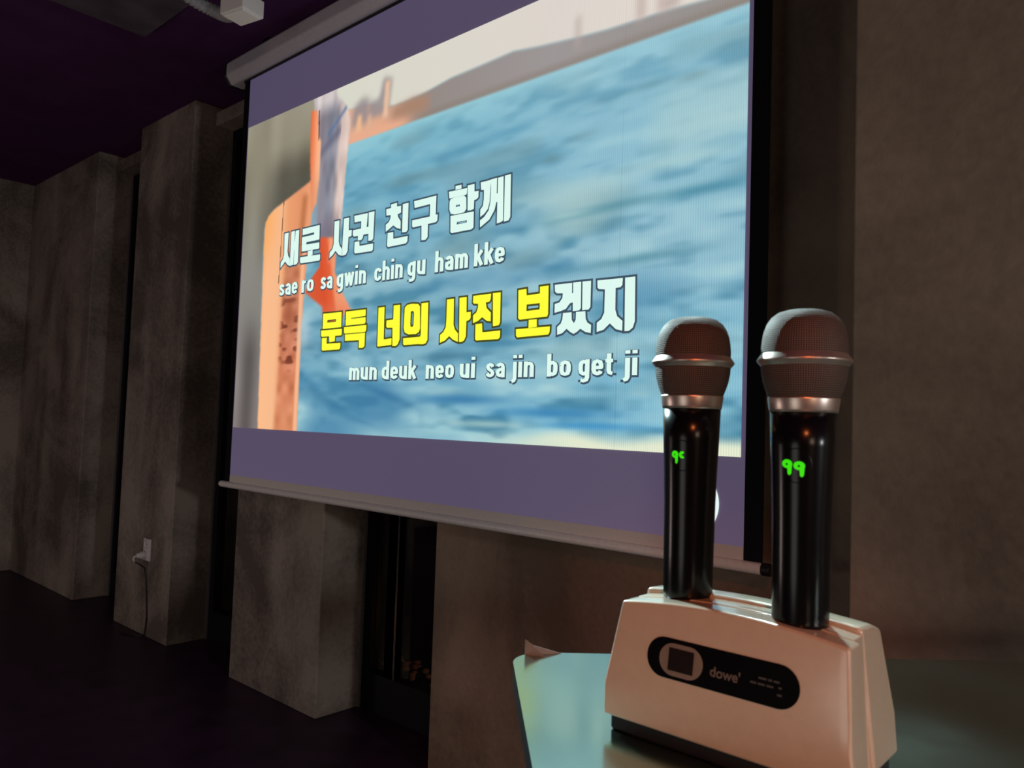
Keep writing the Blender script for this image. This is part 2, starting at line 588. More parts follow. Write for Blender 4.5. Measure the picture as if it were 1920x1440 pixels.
img = over(img, sm(1.25, 1.75, X) * (1 - sm(0.018, 0.055, Z + 0.02 * vnoise(6, 6, 21))), (226, 232, 206))

# far shore and evening sky
hillx = [0.60, 0.70, 0.80, 0.86, 0.93, 1.00, 1.08, 1.2, 1.32, 1.45, 1.54, 1.67, 1.77, 1.83, 1.94, 2.04, 2.15]
hillz = [1.135, 1.12, 1.112, 1.09, 1.075, 1.075, 1.078, 1.092, 1.094, 1.098, 1.084, 1.068, 1.058, 1.055, 1.05, 1.04, 1.036]
top = np.interp(X, hillx, hillz)
shore = sm(0.992, 1.006, Z)
land = shore * (1 - sm(-0.008, 0.008, Z - top))
sky = sm(-0.008, 0.008, Z - top)
img = over(img, sky, grad(X, [(0.5, (214, 216, 200)), (1.1, (218, 214, 202)), (1.6, (220, 212, 204)), (2.15, (226, 216, 206))]))
img = over(img, land, grad(X, [(0.6, (226, 176, 148)), (0.86, (222, 168, 138)), (1.0, (170, 142, 128)), (1.12, (148, 138, 134)), (1.6, (156, 150, 150)), (2.15, (150, 144, 140))]))
img = over(img, land * (1 - sm(1.0, 1.03, Z)) * sm(1.0, 1.1, X) * 0.6, (136, 124, 114))
img = over(img, land * (1 - sm(1.004, 1.05, Z)) * (1 - sm(0.95, 1.05, X)), (232, 172, 140))
img = over(img, poly([(0.70, 1.05), (0.79, 1.05), (0.80, 1.13), (0.76, 1.145), (0.71, 1.12)], 4) * 0.9, (150, 140, 142))
img = over(img, poly([(0.79, 1.06), (0.90, 1.06), (0.915, 1.17), (0.87, 1.185), (0.85, 1.12), (0.80, 1.12)], 3) * 0.9, (152, 142, 144))
img = over(img, poly([(0.872, 1.045), (0.898, 1.045), (0.905, 1.165), (0.880, 1.17)], 2), (232, 190, 160))
img = over(img, poly([(0.725, 1.03), (0.760, 1.03), (0.757, 1.085), (0.735, 1.09)], 2), (236, 184, 144))
img = over(img, poly([(0.79, 1.03), (0.81, 1.03), (0.81, 1.075), (0.795, 1.075)], 2), (222, 176, 146))
img = over(img, poly([(0.92, 1.03), (1.10, 1.02), (1.10, 1.065), (1.02, 1.075), (0.93, 1.065)], 4) * 0.8, (170, 130, 106))
for x, z0, z1, ww, c in ((1.677, 1.04, 1.125, .008, (182, 164, 160)), (1.868, 1.05, 1.135, .012, (190, 170, 162)), (1.925, 1.05, 1.15, .010, (192, 172, 166))):
    img = over(img, poly([(x - ww, z0), (x + ww, z0), (x + ww, z1), (x - ww, z1)], 3) * 0.75, c)
img = over(img, poly([(1.93, 1.05), (1.975, 1.05), (1.975, 1.09), (1.93, 1.085)], 3) * 0.7, (180, 162, 158))

# grey wall at the left, the lit post and its rough face
wall = poly([(-0.1, -0.1), (0.20, -0.1), (0.172, 0.42), (0.162, 0.78), (0.21, 0.83), (0.52, 0.905), (0.50, 1.10), (0.455, 1.30), (-0.1, 1.30)], 2)
wc = grad(Z, [(0, (150, 140, 138)), (0.3, (140, 134, 130)), (0.6, (150, 148, 140)), (0.8, (150, 146, 132)), (1.0, (150, 144, 124)), (1.2, (158, 152, 132))])
wc = wc * 0.94
wc = wc * (1 - 0.34 * (sm(0.08, 0.30, X) * (1 - sm(0.95, 1.1, Z)) * sm(0.55, 0.75, Z)))[..., None]
wc = wc + ((vnoise(14, 5, 41) - 0.5) * 18)[..., None]
wc = wc * (1 - 0.3 * np.exp(-((X - 0.10) / 0.06) ** 2) * (1 - sm(0.25, 0.5, Z)))[..., None]
img = over(img, wall, wc)
post = poly([(0.164, 0.76), (0.172, 0.42), (0.186, -0.02), (0.452, -0.02), (0.455, 0.40), (0.462, 0.56), (0.500, 0.92), (0.23, 0.845), (0.19, 0.825), (0.168, 0.80)], 1)
pc = grad(X + 0.0 * Z, [(0.15, (248, 176, 124)), (0.20, (252, 188, 140)), (0.28, (246, 186, 140)), (0.33, (236, 160, 112)), (0.40, (228, 150, 106)), (0.46, (236, 158, 116))])
pc = over(pc, sm(0.55, 0.8, Z) * (1 - sm(0.16, 0.30, X)) * 0.6, (250, 166, 84))
img = over(img, post, pc)
face = poly([(0.30, -0.02), (0.315, 0.25), (0.318, 0.45), (0.325, 0.66), (0.415, 0.70), (0.428, 0.45), (0.425, 0.2), (0.428, -0.02)], 3)
fc = grad(Z, [(0, (216, 138, 98)), (0.2, (206, 124, 90)), (0.4, (186, 112, 84)), (0.6, (190, 118, 84)), (0.7, (216, 136, 96))])
fc = fc + ((vnoise(22, 26, 51) - 0.5) * 46)[..., None]
img = over(img, face * 0.92, fc)
scr_m = face * sm(0.20, 0.26, Z) * (1 - sm(0.46, 0.52, Z))
img = over(img, scr_m * np.clip((vnoise(26, 60, 52) - 0.52) * 4, 0, 1), (124, 62, 44))
img = over(img, poly([(0.428, -0.02), (0.428, 0.5), (0.440, 0.75), (0.455, 0.75), (0.45, 0.5), (0.452, -0.02)], 1), (248, 182, 140))
img = over(img, poly([(0.282, 0.55), (0.286, 0.55), (0.296, 0.87), (0.291, 0.87)], 0), (120, 78, 50))
img = over(img, poly([(0.40, 0.62), (0.43, 0.62), (0.455, 0.86), (0.42, 0.87)], 3) * 0.7, (176, 104, 62))

# the sitting figure: jeans, forearm, bare foot
jeans = poly([(0.462, 1.25), (0.59, 1.25), (0.61, 1.195), (0.672, 1.136), (0.695, 1.083), (0.679, 0.889), (0.667, 0.713), (0.650, 0.662), (0.523, 0.678), (0.512, 0.92), (0.482, 1.06)], 1)
jc = grad(X + (1.0 - Z) * 0.03, [(0.47, (164, 148, 150)), (0.53, (140, 134, 144)), (0.59, (128, 130, 144)), (0.617, (146, 142, 150)), (0.640, (210, 188, 180)), (0.72, (226, 204, 192))])
jc = over(jc, sm(1.12, 1.2, Z), (206, 196, 196))
jc = jc + ((vnoise(40, 16, 61) - 0.5) * 34)[..., None]
jc = over(jc, np.exp(-((Z - 1.02 - 0.55 * (X - 0.56)) / 0.022) ** 2) * 0.55 * (X < 0.64), (92, 92, 118))
jc = over(jc, np.exp(-((Z - 1.085 - 0.75 * (X - 0.60)) / 0.012) ** 2) * 0.7 * (X > 0.56), (92, 118, 160))
jc = over(jc, (1 - sm(0.70, 0.80, Z)) * 0.6 * (X < 0.65), (116, 106, 122))
img = over(img, jeans, jc)
img = over(img, poly([(0.49, 0.70), (0.52, 0.70), (0.535, 0.93), (0.505, 0.96)], 3) * 0.7, (150, 150, 160))
arm = poly([(0.452, 1.175), (0.492, 1.165), (0.503, 1.07), (0.522, 1.045), (0.522, 0.92), (0.510, 0.82), (0.480, 0.785), (0.457, 0.99), (0.452, 1.07)], 1)
ac = grad(X, [(0.45, (216, 110, 66)), (0.475, (244, 136, 92)), (0.50, (250, 176, 134)), (0.53, (246, 190, 146))])
ac = over(ac, (1 - sm(0.84, 0.97, Z)) * 0.6, (222, 148, 106))
img = over(img, arm, ac)
img = over(img, poly([(0.500, 1.165), (0.506, 1.165), (0.510, 1.06), (0.503, 1.05)], 0), (120, 66, 50))
foot = poly([(0.540, 0.692), (0.650, 0.678), (0.642, 0.56), (0.690, 0.483), (0.735, 0.43), (0.757, 0.408), (0.714, 0.415), (0.690, 0.37), (0.590, 0.37), (0.575, 0.441), (0.464, 0.500), (0.482, 0.536), (0.550, 0.586)], 1)
ftc = grad(X - 0.25 * (0.55 - Z), [(0.48, (214, 92, 56)), (0.57, (218, 82, 46)), (0.615, (226, 98, 60)), (0.635, (240, 150, 108)), (0.70, (244, 160, 120))])
ftc = over(ftc, np.exp(-((X - 0.604 - 0.12 * (Z - 0.6)) / 0.007) ** 2) * sm(0.58, 0.62, Z), (242, 160, 120))
ftc = over(ftc, (1 - sm(0.40, 0.48, Z)) * 0.5, (226, 118, 86))
img = over(img, foot, ftc)
img = over(img, np.exp(-(((X - 0.47) / 0.035) ** 2 + ((Z - 0.36) / 0.06) ** 2)) * 0.6, (186, 206, 214))

# pixel columns of the projector
img = img * (1 + 0.045 * np.sign(np.sin(X * 2 * math.pi / 0.0061)) * sm(1.35, 1.9, X) * (1 - 0.6 * sm(0.5, 0.9, Z)))[..., None]
img = np.clip(img, 0, 255) / 255.0
lin = np.where(img <= 0.04045, img / 12.92, ((img + 0.055) / 1.055) ** 2.4)

me = bpy.data.meshes.new('picture')
co = np.stack([X + PX0 - ox, np.full_like(X, SY - 0.0010 - oy), Z + PZ0 - oz], -1).reshape(-1, 3).astype(np.float32)
idx = np.arange(NX * NZ).reshape(NZ, NX)
q = np.stack([idx[:-1, :-1], idx[:-1, 1:], idx[1:, 1:], idx[1:, :-1]], -1).reshape(-1).astype(np.int32)
nf = len(q) // 4
me.vertices.add(NX * NZ)
me.vertices.foreach_set('co', co.ravel())
me.loops.add(len(q))
me.loops.foreach_set('vertex_index', q)
me.polygons.add(nf)
me.polygons.foreach_set('loop_start', np.arange(0, 4 * nf, 4, dtype=np.int32))
me.update(calc_edges=True)
at = me.color_attributes.new('picture', 'FLOAT_COLOR', 'POINT')
at.data.foreach_set('color', np.concatenate([lin.reshape(-1, 3), np.ones((NX * NZ, 1))], 1).astype(np.float32).ravel())
pm = bpy.data.materials.new('projected_picture')
pm.use_nodes = True
nt = pm.node_tree
b = nt.nodes['Principled BSDF']
b.inputs['Base Color'].default_value = (0.02, 0.02, 0.02, 1)
b.inputs['Specular IOR Level'].default_value = 0.0
b.inputs['Roughness'].default_value = 1.0
a = nd(nt, 'ShaderNodeAttribute', attribute_name='picture')
nt.links.new(a.outputs['Color'], b.inputs['Emission Color'])
b.inputs['Emission Strength'].default_value = 1.0
me.materials.append(pm)
pic = link(bpy.data.objects.new('picture', me))
pic.parent = scr

# cloth: white weave carrying the projector's violet black level
cloth = mat('screen_cloth', (0.44, 0.42, 0.43), 0.9, spec=0.1, emit=srgb(50, 44, 80), strength=1.0)
grain(cloth, 260, 0.03)
CB, CT = 0.816, 2.50
bm = bmesh.new()
box(bm, *[*(PX0 - 0.006 - ox, -0.729 - ox), *(SY - oy, SY + 0.0015 - oy), *(CB + 0.03 - oz, CT - oz)])
o = obj('cloth', bm, mat('screen_backing', (0.02, 0.02, 0.02), 0.9, spec=0.1), scr)
o.data.materials.append(cloth)
for p in o.data.polygons:
    if p.normal.y < -0.5: p.material_index = 1
hem = grain(mat('hem_cloth', (0.80, 0.74, 0.70), 0.9, spec=0.1), 260, 0.05)
boxobj('hem', (PX0 - 0.006 - ox, -0.729 - ox, SY - 0.0008 - oy, SY + 0.0016 - oy, CB - oz, CB + 0.030 - oz), hem, scr)
for a, b_ in ((PX0 - 0.048, PX0 - 0.006), (-0.729, -0.687)):
    boxobj('black_border', (a - ox, b_ - ox, SY - oy, SY + 0.0014 - oy, CB - oz, CT - oz), M['black_fabric'], scr)


def rail(bm, x0, x1, y, z, r, n=28):
    ring = lambda x: [bm.verts.new((x - ox, y - oy + r * math.cos(2 * math.pi * k / n), z - oz + r * math.sin(2 * math.pi * k / n))) for k in range(n)]
    A, B = ring(x0), ring(x1)
    for k in range(n): bm.faces.new((A[k], A[(k + 1) % n], B[(k + 1) % n], B[k]))
    bm.faces.new(A)
    bm.faces.new(B)


bm = bmesh.new()
rail(bm, -2.960, -0.687, SY, 0.806, 0.0125)
obj('bottom_rail', bm, M['rail'], scr, bevel=0.003)
bm = bmesh.new()
rail(bm, -2.966, -2.960, SY, 0.806, 0.0105)
obj('end_cap', bm, M['socket_white'], scr, bevel=0.002)
bm = bmesh.new()
rail(bm, -0.687, -0.668, SY, 0.806, 0.0135)
obj('end_cap', bm, M['black_plastic'], scr, bevel=0.002)

# casing: eight sided tube under the ceiling
CX0, CX1 = -3.030, -0.56
cy, cz, hr = SY + 0.012, 2.515, 0.052
prof = [(-0.026, -0.055), (0.030, -0.055), (0.055, -0.030), (0.055, 0.040), (0.035, 0.060), (-0.020, 0.060), (-0.050, 0.030), (-0.052, -0.020)]
bm = bmesh.new()
prism(bm, [(CX0 - ox, cy + p[0] - oy, cz + p[1] - oz) for p in prof], (1, 0, 0), CX1 - CX0)
obj('casing', bm, M['casing'], scr, bevel=0.006)
for a in (CX0 - 0.010, CX1):
    bm = bmesh.new()
    prism(bm, [(a - ox, cy + p[0] * 1.04 - oy, cz + p[1] * 1.04 - oz) for p in prof], (1, 0, 0), 0.010)
    obj('casing_end_cap', bm, M['black_plastic'], scr, bevel=0.002)
for a in (CX0 + 0.25, CX1 - 0.25):
    boxobj('hanger', (a - 0.02 - ox, a + 0.02 - ox, cy - 0.02 - oy, cy + 0.03 - oy, cz + 0.058 - oz, CEIL - oz), M['black_metal'], scr)

boxobj('roller_slot', (PX0 - 0.05 - ox, -0.685 - ox, SY - 0.004 - oy, SY + 0.006 - oy, 2.4505 - oz, 2.4610 - oz), M['black_plastic'], scr)

# ---- lyrics: outlines traced in picture metres
LINE_ONE=[
[[(0.311,0.7377),(0.3394,0.738),(0.337,0.6668),(0.3435,0.6492),(0.3558,0.6373),(0.357,0.61),(0.3408,0.616),(0.3244,0.6304),(0.3102,0.6194),(0.294,0.6074),(0.2939,0.6296),(0.3082,0.6407),(0.3142,0.659)]],
[[(0.357,0.7387),(0.3815,0.7388),(0.3812,0.6988),(0.3817,0.6675),(0.3807,0.6115),(0.3571,0.6096)]],
[[(0.3859,0.7381),(0.4097,0.7385),(0.4109,0.6185),(0.4024,0.6112),(0.383,0.6102),(0.3832,0.6673),(0.3827,0.6986)]],
[[(0.379,0.6991),(0.3842,0.6984),(0.3855,0.6671),(0.3802,0.6677)]],
[[(0.4322,0.7384),(0.5394,0.7378),(0.5408,0.7119),(0.5067,0.7156),(0.4335,0.7146)]],
[[(0.5066,0.7167),(0.5404,0.717),(0.5415,0.6857),(0.5065,0.6843)]],
[[(0.4305,0.7078),(0.5066,0.7076),(0.5411,0.7078),(0.5413,0.6847),(0.4592,0.6855),(0.4305,0.6861)]],
[[(0.4305,0.7078),(0.4627,0.7075),(0.46,0.6762),(0.4635,0.6553),(0.432,0.6551)]],
[[(0.4599,0.6772),(0.5421,0.6746),(0.5437,0.6544),(0.5405,0.6518),(0.4332,0.6539),(0.4301,0.678)]],
[[(0.4709,0.6513),(0.5024,0.6525),(0.504,0.6341),(0.4728,0.6287)]],
[[(0.424,0.6345),(0.5508,0.6305),(0.5515,0.6125),(0.5457,0.6082),(0.4296,0.6112),(0.4249,0.6159)]],
[[(0.6293,0.7368),(0.6586,0.7364),(0.6592,0.6641),(0.6653,0.6478),(0.6799,0.6334),(0.6811,0.609),(0.6614,0.6153),(0.6423,0.6312),(0.6285,0.6192),(0.6079,0.6089),(0.6079,0.6295),(0.6237,0.6394),(0.6304,0.6582)]],
[[(0.6841,0.7383),(0.7142,0.7376),(0.7144,0.6934),(0.7316,0.6928),(0.7316,0.6718),(0.7146,0.6693),(0.7134,0.6225),(0.7032,0.6102),(0.6827,0.6092),(0.6809,0.6323)]],
[[(0.7422,0.7391),(0.8168,0.7373),(0.8153,0.7166),(0.7823,0.7149),(0.7455,0.7157)]],
[[(0.7822,0.7159),(0.8159,0.7165),(0.8127,0.6888),(0.7827,0.6884)]],
[[(0.738,0.69),(0.826,0.6906),(0.8262,0.6663),(0.7978,0.6665),(0.7459,0.667),(0.7387,0.6727)]],
[[(0.7674,0.6669),(0.7977,0.6675),(0.7941,0.6557),(0.7869,0.6501),(0.7671,0.6508)]],
[[(0.8212,0.7381),(0.8522,0.7379),(0.8512,0.6462),(0.8428,0.6408),(0.8249,0.6422)]],
[[(0.7504,0.6483),(0.7765,0.6477),(0.7792,0.6313),(0.8523,0.6303),(0.8523,0.609),(0.8452,0.6053),(0.7564,0.608),(0.7505,0.6131)]],
[[(0.9362,0.7465),(0.9665,0.7473),(0.9673,0.7343),(0.937,0.7333)]],
[[(0.9128,0.7348),(0.9872,0.7346),(0.9886,0.7122),(0.9789,0.7091),(0.9153,0.713)]],
[[(0.9372,0.7144),(0.9716,0.7125),(0.9741,0.7004),(0.9883,0.6843),(0.9892,0.6586),(0.9693,0.6649),(0.9524,0.6756),(0.9366,0.6685),(0.9152,0.6597),(0.9136,0.6836),(0.9296,0.6907),(0.9362,0.7015)]],
[[(0.9955,0.7379),(1.0235,0.7379),(1.0247,0.6512),(1.0182,0.6452),(0.9971,0.6463)]],
[[(0.9255,0.6547),(0.9538,0.6543),(0.9553,0.6318),(1.026,0.6315),(1.0253,0.6144),(1.017,0.6085),(0.9296,0.6081),(0.9245,0.6135)]],
[[(1.0493,0.7382),(1.1527,0.7387),(1.1524,0.7165),(1.1254,0.7165),(1.0534,0.7157)]],
[[(1.1253,0.7172),(1.1524,0.7172),(1.1527,0.6775),(1.126,0.6771)]],
[[(1.0438,0.6783),(1.1276,0.678),(1.1616,0.6795),(1.1611,0.6607),(1.1549,0.6561),(1.0486,0.6547),(1.0449,0.6598)]],
[[(1.0892,0.6556),(1.1191,0.6558),(1.1198,0.6153),(1.1104,0.6076),(1.0914,0.6084)]],
[[(1.2353,0.7528),(1.2607,0.7526),(1.2613,0.7406),(1.2353,0.7408)]],
[[(1.2067,0.7404),(1.2855,0.7384),(1.2849,0.7213),(1.2791,0.718),(1.2101,0.719)]],
[[(1.215,0.716),(1.2303,0.7188),(1.2731,0.718),(1.2826,0.7099),(1.2849,0.6763),(1.2758,0.667),(1.2363,0.6667),(1.219,0.6716),(1.212,0.6858),(1.2117,0.7078)],[(1.2403,0.6943),(1.2562,0.6939),(1.2565,0.6884),(1.2406,0.6889)]],
[[(1.2867,0.7457),(1.3149,0.7448),(1.316,0.7223),(1.3328,0.7215),(1.3326,0.7025),(1.3247,0.6975),(1.3159,0.6968),(1.3157,0.6714),(1.3056,0.6688),(1.2901,0.6695)]],
[[(1.2184,0.6652),(1.3161,0.6639),(1.3171,0.6161),(1.3085,0.612),(1.2254,0.6123),(1.2205,0.6169)],[(1.2468,0.6424),(1.2885,0.642),(1.2883,0.6356),(1.2466,0.6353)]],
[[(1.3397,0.7445),(1.3798,0.7445),(1.3795,0.7216),(1.3786,0.6821),(1.3725,0.6623),(1.3589,0.6498),(1.3426,0.6429),(1.3423,0.665),(1.3519,0.674),(1.3545,0.6924),(1.3539,0.7198),(1.3423,0.7219)]],
[[(1.3783,0.7458),(1.4044,0.7461),(1.4055,0.6776),(1.3983,0.654),(1.3798,0.6299),(1.3604,0.6203),(1.3435,0.6123),(1.3425,0.6334),(1.3593,0.6414),(1.3756,0.6576),(1.3815,0.6816),(1.3815,0.7212)]],
[[(1.4044,0.7006),(1.4113,0.7014),(1.4097,0.6769),(1.4045,0.6757)]],
[[(1.4078,0.7455),(1.4293,0.746),(1.4331,0.6198),(1.4251,0.6159),(1.4091,0.6142),(1.4083,0.6772),(1.4086,0.6998)]],
[[(1.434,0.7467),(1.4571,0.7468),(1.46,0.6259),(1.4537,0.6167),(1.4361,0.6153)]]]
LINE_TWO_SUNG=[
[[(0.5867,0.4153),(0.6954,0.4142),(0.6966,0.3616),(0.5874,0.3609)],[(0.6143,0.3909),(0.6645,0.3909),(0.6641,0.3825),(0.6139,0.3824)]],
[[(0.5785,0.3564),(0.7012,0.3561),(0.7013,0.3362),(0.697,0.3333),(0.5859,0.3334),(0.5801,0.3369)]],
[[(0.6279,0.3335),(0.6635,0.3349),(0.6633,0.3149),(0.6313,0.312)]],
[[(0.5852,0.3291),(0.6155,0.3298),(0.6153,0.3085),(0.6965,0.3082),(0.6958,0.2904),(0.6902,0.2854),(0.5917,0.2848),(0.5869,0.2892)]],
[[(0.7198,0.4135),(0.8287,0.4134),(0.8292,0.3916),(0.7513,0.3891),(0.7205,0.3905)]],
[[(0.7198,0.4135),(0.7495,0.4135),(0.7514,0.3657),(0.7213,0.3654)]],
[[(0.7191,0.3854),(0.7515,0.3869),(0.8295,0.3875),(0.8301,0.3703),(0.8246,0.3655),(0.7213,0.365)]],
[[(0.7123,0.3607),(0.8353,0.3614),(0.8353,0.3426),(0.8282,0.3379),(0.7175,0.3381),(0.7137,0.3429)]],
[[(0.7194,0.3353),(0.8299,0.3358),(0.83,0.3115),(0.7988,0.3119),(0.7211,0.3134)]],
[[(0.7981,0.313),(0.8302,0.3135),(0.8298,0.2913),(0.8204,0.2856),(0.799,0.286)]],
[[(0.8949,0.4142),(0.9261,0.4143),(0.9285,0.309),(0.9681,0.3111),(0.9686,0.2896),(0.9005,0.2865),(0.8966,0.2886)]],
[[(0.9713,0.4154),(1.0033,0.4155),(1.0074,0.3054),(0.9995,0.2903),(0.9894,0.2849),(0.9728,0.2856),(0.9699,0.3442),(0.943,0.3457),(0.9381,0.3499),(0.9383,0.3696),(0.9718,0.3704)]],
[[(1.0261,0.4045),(1.0373,0.4124),(1.0604,0.4144),(1.0891,0.4113),(1.098,0.403),(1.1022,0.3349),(1.0972,0.3238),(1.0834,0.318),(1.049,0.3187),(1.0311,0.3254),(1.0244,0.3392)],[(1.0562,0.3889),(1.0618,0.3914),(1.0676,0.3901),(1.0708,0.3841),(1.0703,0.3461),(1.0649,0.3411),(1.0576,0.3431),(1.0557,0.3508)]],
[[(1.024,0.3085),(1.1037,0.3094),(1.1051,0.2868),(1.0292,0.2862),(1.0252,0.2892)]],
[[(1.1037,0.412),(1.1351,0.4124),(1.1378,0.2975),(1.1301,0.2876),(1.1191,0.2853),(1.0967,0.2862),(1.1036,0.3104),(1.1061,0.3159)]],
[[(1.2171,0.4145),(1.2471,0.4148),(1.2495,0.3378),(1.256,0.3231),(1.27,0.3106),(1.2703,0.2856),(1.2499,0.2928),(1.2324,0.3044),(1.2161,0.2925),(1.1931,0.2862),(1.1926,0.31),(1.2067,0.3184),(1.2165,0.3325),(1.2177,0.3579)]],
[[(1.2702,0.4156),(1.3005,0.4153),(1.3017,0.3703),(1.319,0.3712),(1.3195,0.3532),(1.3141,0.3473),(1.3025,0.3445),(1.3028,0.301),(1.2959,0.2889),(1.2861,0.2849),(1.2747,0.2854)]],
[[(1.3266,0.4163),(1.3977,0.4169),(1.3962,0.4001),(1.3918,0.3944),(1.3787,0.3928),(1.3475,0.3914),(1.3302,0.3934),(1.3263,0.3969)]],
[[(1.3474,0.3926),(1.3775,0.3937),(1.3819,0.3769),(1.3992,0.3627),(1.3993,0.338),(1.3837,0.3403),(1.3652,0.3519),(1.35,0.3424),(1.3295,0.337),(1.3283,0.3596),(1.3414,0.3676),(1.3469,0.3795)]],
[[(1.4036,0.4176),(1.4339,0.4176),(1.4356,0.3337),(1.4314,0.3254),(1.4082,0.3237)]],
[[(1.3394,0.3339),(1.3661,0.3345),(1.3686,0.3091),(1.4372,0.3106),(1.4371,0.2927),(1.431,0.2866),(1.3455,0.2863),(1.3405,0.2895)]],
[[(1.4991,0.4174),(1.5283,0.4187),(1.5299,0.4005),(1.5759,0.4019),(1.5752,0.4203),(1.6053,0.4204),(1.6067,0.3447),(1.6033,0.3382),(1.5075,0.3357),(1.502,0.34)],[(1.531,0.3753),(1.5766,0.3757),(1.5765,0.3593),(1.531,0.3581)]],
[[(1.5398,0.3336),(1.5683,0.3338),(1.5693,0.3125),(1.5395,0.3112)]],
[[(1.495,0.3108),(1.6142,0.3118),(1.6136,0.2967),(1.609,0.2902),(1.5005,0.2878),(1.4958,0.2929)]]]
LINE_TWO_UNSUNG=[
[[(1.6255,0.4204),(1.6831,0.4201),(1.6837,0.3916),(1.6832,0.3693),(1.6763,0.3661),(1.6651,0.3538),(1.6487,0.3494),(1.6278,0.3461),(1.6275,0.3699),(1.643,0.3724),(1.6521,0.383),(1.6535,0.3952),(1.6337,0.3969),(1.6274,0.4022)]],
[[(1.6823,0.3927),(1.6892,0.394),(1.689,0.3689),(1.6823,0.3684)]],
[[(1.6859,0.4204),(1.7118,0.4203),(1.7132,0.3522),(1.7082,0.347),(1.6875,0.3463),(1.6867,0.369),(1.6869,0.3932)]],
[[(1.7157,0.4203),(1.7428,0.4199),(1.7429,0.3537),(1.7376,0.3471),(1.7173,0.3464)]],
[[(1.656,0.3442),(1.6841,0.3441),(1.6854,0.3245),(1.6922,0.3157),(1.6976,0.3237),(1.698,0.344),(1.7276,0.3438),(1.7295,0.3235),(1.7354,0.314),(1.7468,0.3079),(1.7464,0.287),(1.7296,0.2906),(1.7134,0.2997),(1.7023,0.292),(1.6921,0.2879),(1.6815,0.2931),(1.6694,0.3021),(1.6557,0.2916),(1.6388,0.2878),(1.6379,0.3086),(1.65,0.3173),(1.6543,0.3283)]],
[[(1.7617,0.4186),(1.8379,0.4174),(1.8368,0.3998),(1.8313,0.395),(1.8155,0.3943),(1.7855,0.3937),(1.7668,0.3963),(1.763,0.4003)]],
[[(1.7854,0.3946),(1.8176,0.3948),(1.8183,0.341),(1.8241,0.3246),(1.8402,0.3121),(1.84,0.288),(1.821,0.2929),(1.803,0.3081),(1.7846,0.2931),(1.7641,0.2888),(1.7639,0.3123),(1.7772,0.3205),(1.7853,0.3361)]],
[[(1.8441,0.4176),(1.8733,0.4173),(1.8753,0.309),(1.8697,0.2937),(1.8586,0.2865),(1.8463,0.2866)]]]


def offset_ring(r, d):
    n = len(r)
    area = sum(r[i][0] * r[(i + 1) % n][1] - r[(i + 1) % n][0] * r[i][1] for i in range(n))
    sgn = 1.0 if area > 0 else -1.0
    out = []
    for i in range(n):
        p, c, q = Vector(r[i - 1]), Vector(r[i]), Vector(r[(i + 1) % n])
        e1, e2 = (c - p), (q - c)
        if e1.length < 1e-9 or e2.length < 1e-9:
            out.append(tuple(c))
            continue
        e1.normalize()
        e2.normalize()
        n1, n2 = Vector((e1.y, -e1.x)) * sgn, Vector((e2.y, -e2.x)) * sgn
        m = n1 + n2
        m = m / max(0.5, m.length_squared / 2) if m.length > 1e-6 else n1
        out.append(tuple(c + m * d))
    return out


def glyph_mesh(shapes, d, y):
    bm = bmesh.new()
    for rings in shapes:
        rr = [offset_ring(r, d if k == 0 else -d) for k, r in enumerate(rings)]
        loops = [[Vector((p[0], p[1], 0)) for p in r] for r in rr]
        flat = [p for l in loops for p in l]
        vs = [bm.verts.new((p[0] + PX0 - ox, y - oy, p[1] + PZ0 - oz)) for p in flat]
        for t in geometry.tessellate_polygon(loops):
            try: bm.faces.new([vs[i] for i in t])
            except ValueError: pass
    return bm


def glow(name, c):
    m = mat(name, (0.02, 0.02, 0.02), 1.0, spec=0.0, emit=srgb(*c), strength=1.0)
    return m


G_white = glow('lyric_white', (222, 250, 240))
G_yellow = glow('lyric_yellow', (255, 255, 58))
G_dark = glow('lyric_outline_grey', (62, 82, 98))
G_olive = glow('lyric_outline_olive', (70, 72, 30))


def flat_obj(name, bm, m, parent):
    o = obj(name, bm, m, parent)
    return o


def lyric_word(data, front, rim, note):
    k = flat_obj('korean_lyric', glyph_mesh(data, -0.0002, SY - 0.0022), front, scr)
    k['label'] = note
    flat_obj('lyric_outline', glyph_mesh(data, 0.0054, SY - 0.0016), rim, k)


for i0, i1 in ((0, 11), (11, 19), (19, 28), (28, 38)):
    lyric_word(LINE_ONE[i0:i1], G_white, G_dark, 'white Korean lyric word in the upper line')
for i0, i1 in ((0, 10), (10, 15), (15, 21), (21, 24)):
    lyric_word(LINE_TWO_SUNG[i0:i1], G_yellow, G_olive, 'yellow Korean lyric word in the lower line')
lyric_word(LINE_TWO_UNSUNG, G_white, G_dark, 'white end of the lower Korean line')

WORDS = [[('sae', 0.2928, 0.4157), ('ro', 0.4431, 0.5191), ('sa', 0.5618, 0.633), ('gwin', 0.6582, 0.8212), ('chin', 0.8655, 1.0087), ('gu', 1.0314, 1.1154), ('ham', 1.1583, 1.2996), ('kke', 1.3241, 1.4437)],
         [('mun', 0.7529, 0.9009), ('deuk', 0.9255, 1.0942), ('neo', 1.1359, 1.2585), ('ui', 1.2827, 1.3446), ('sa', 1.3872, 1.4595), ('jin', 1.4785, 1.5635), ('bo', 1.6082, 1.6871), ('get', 1.711, 1.8229), ('ji', 1.8395, 1.8853)]]


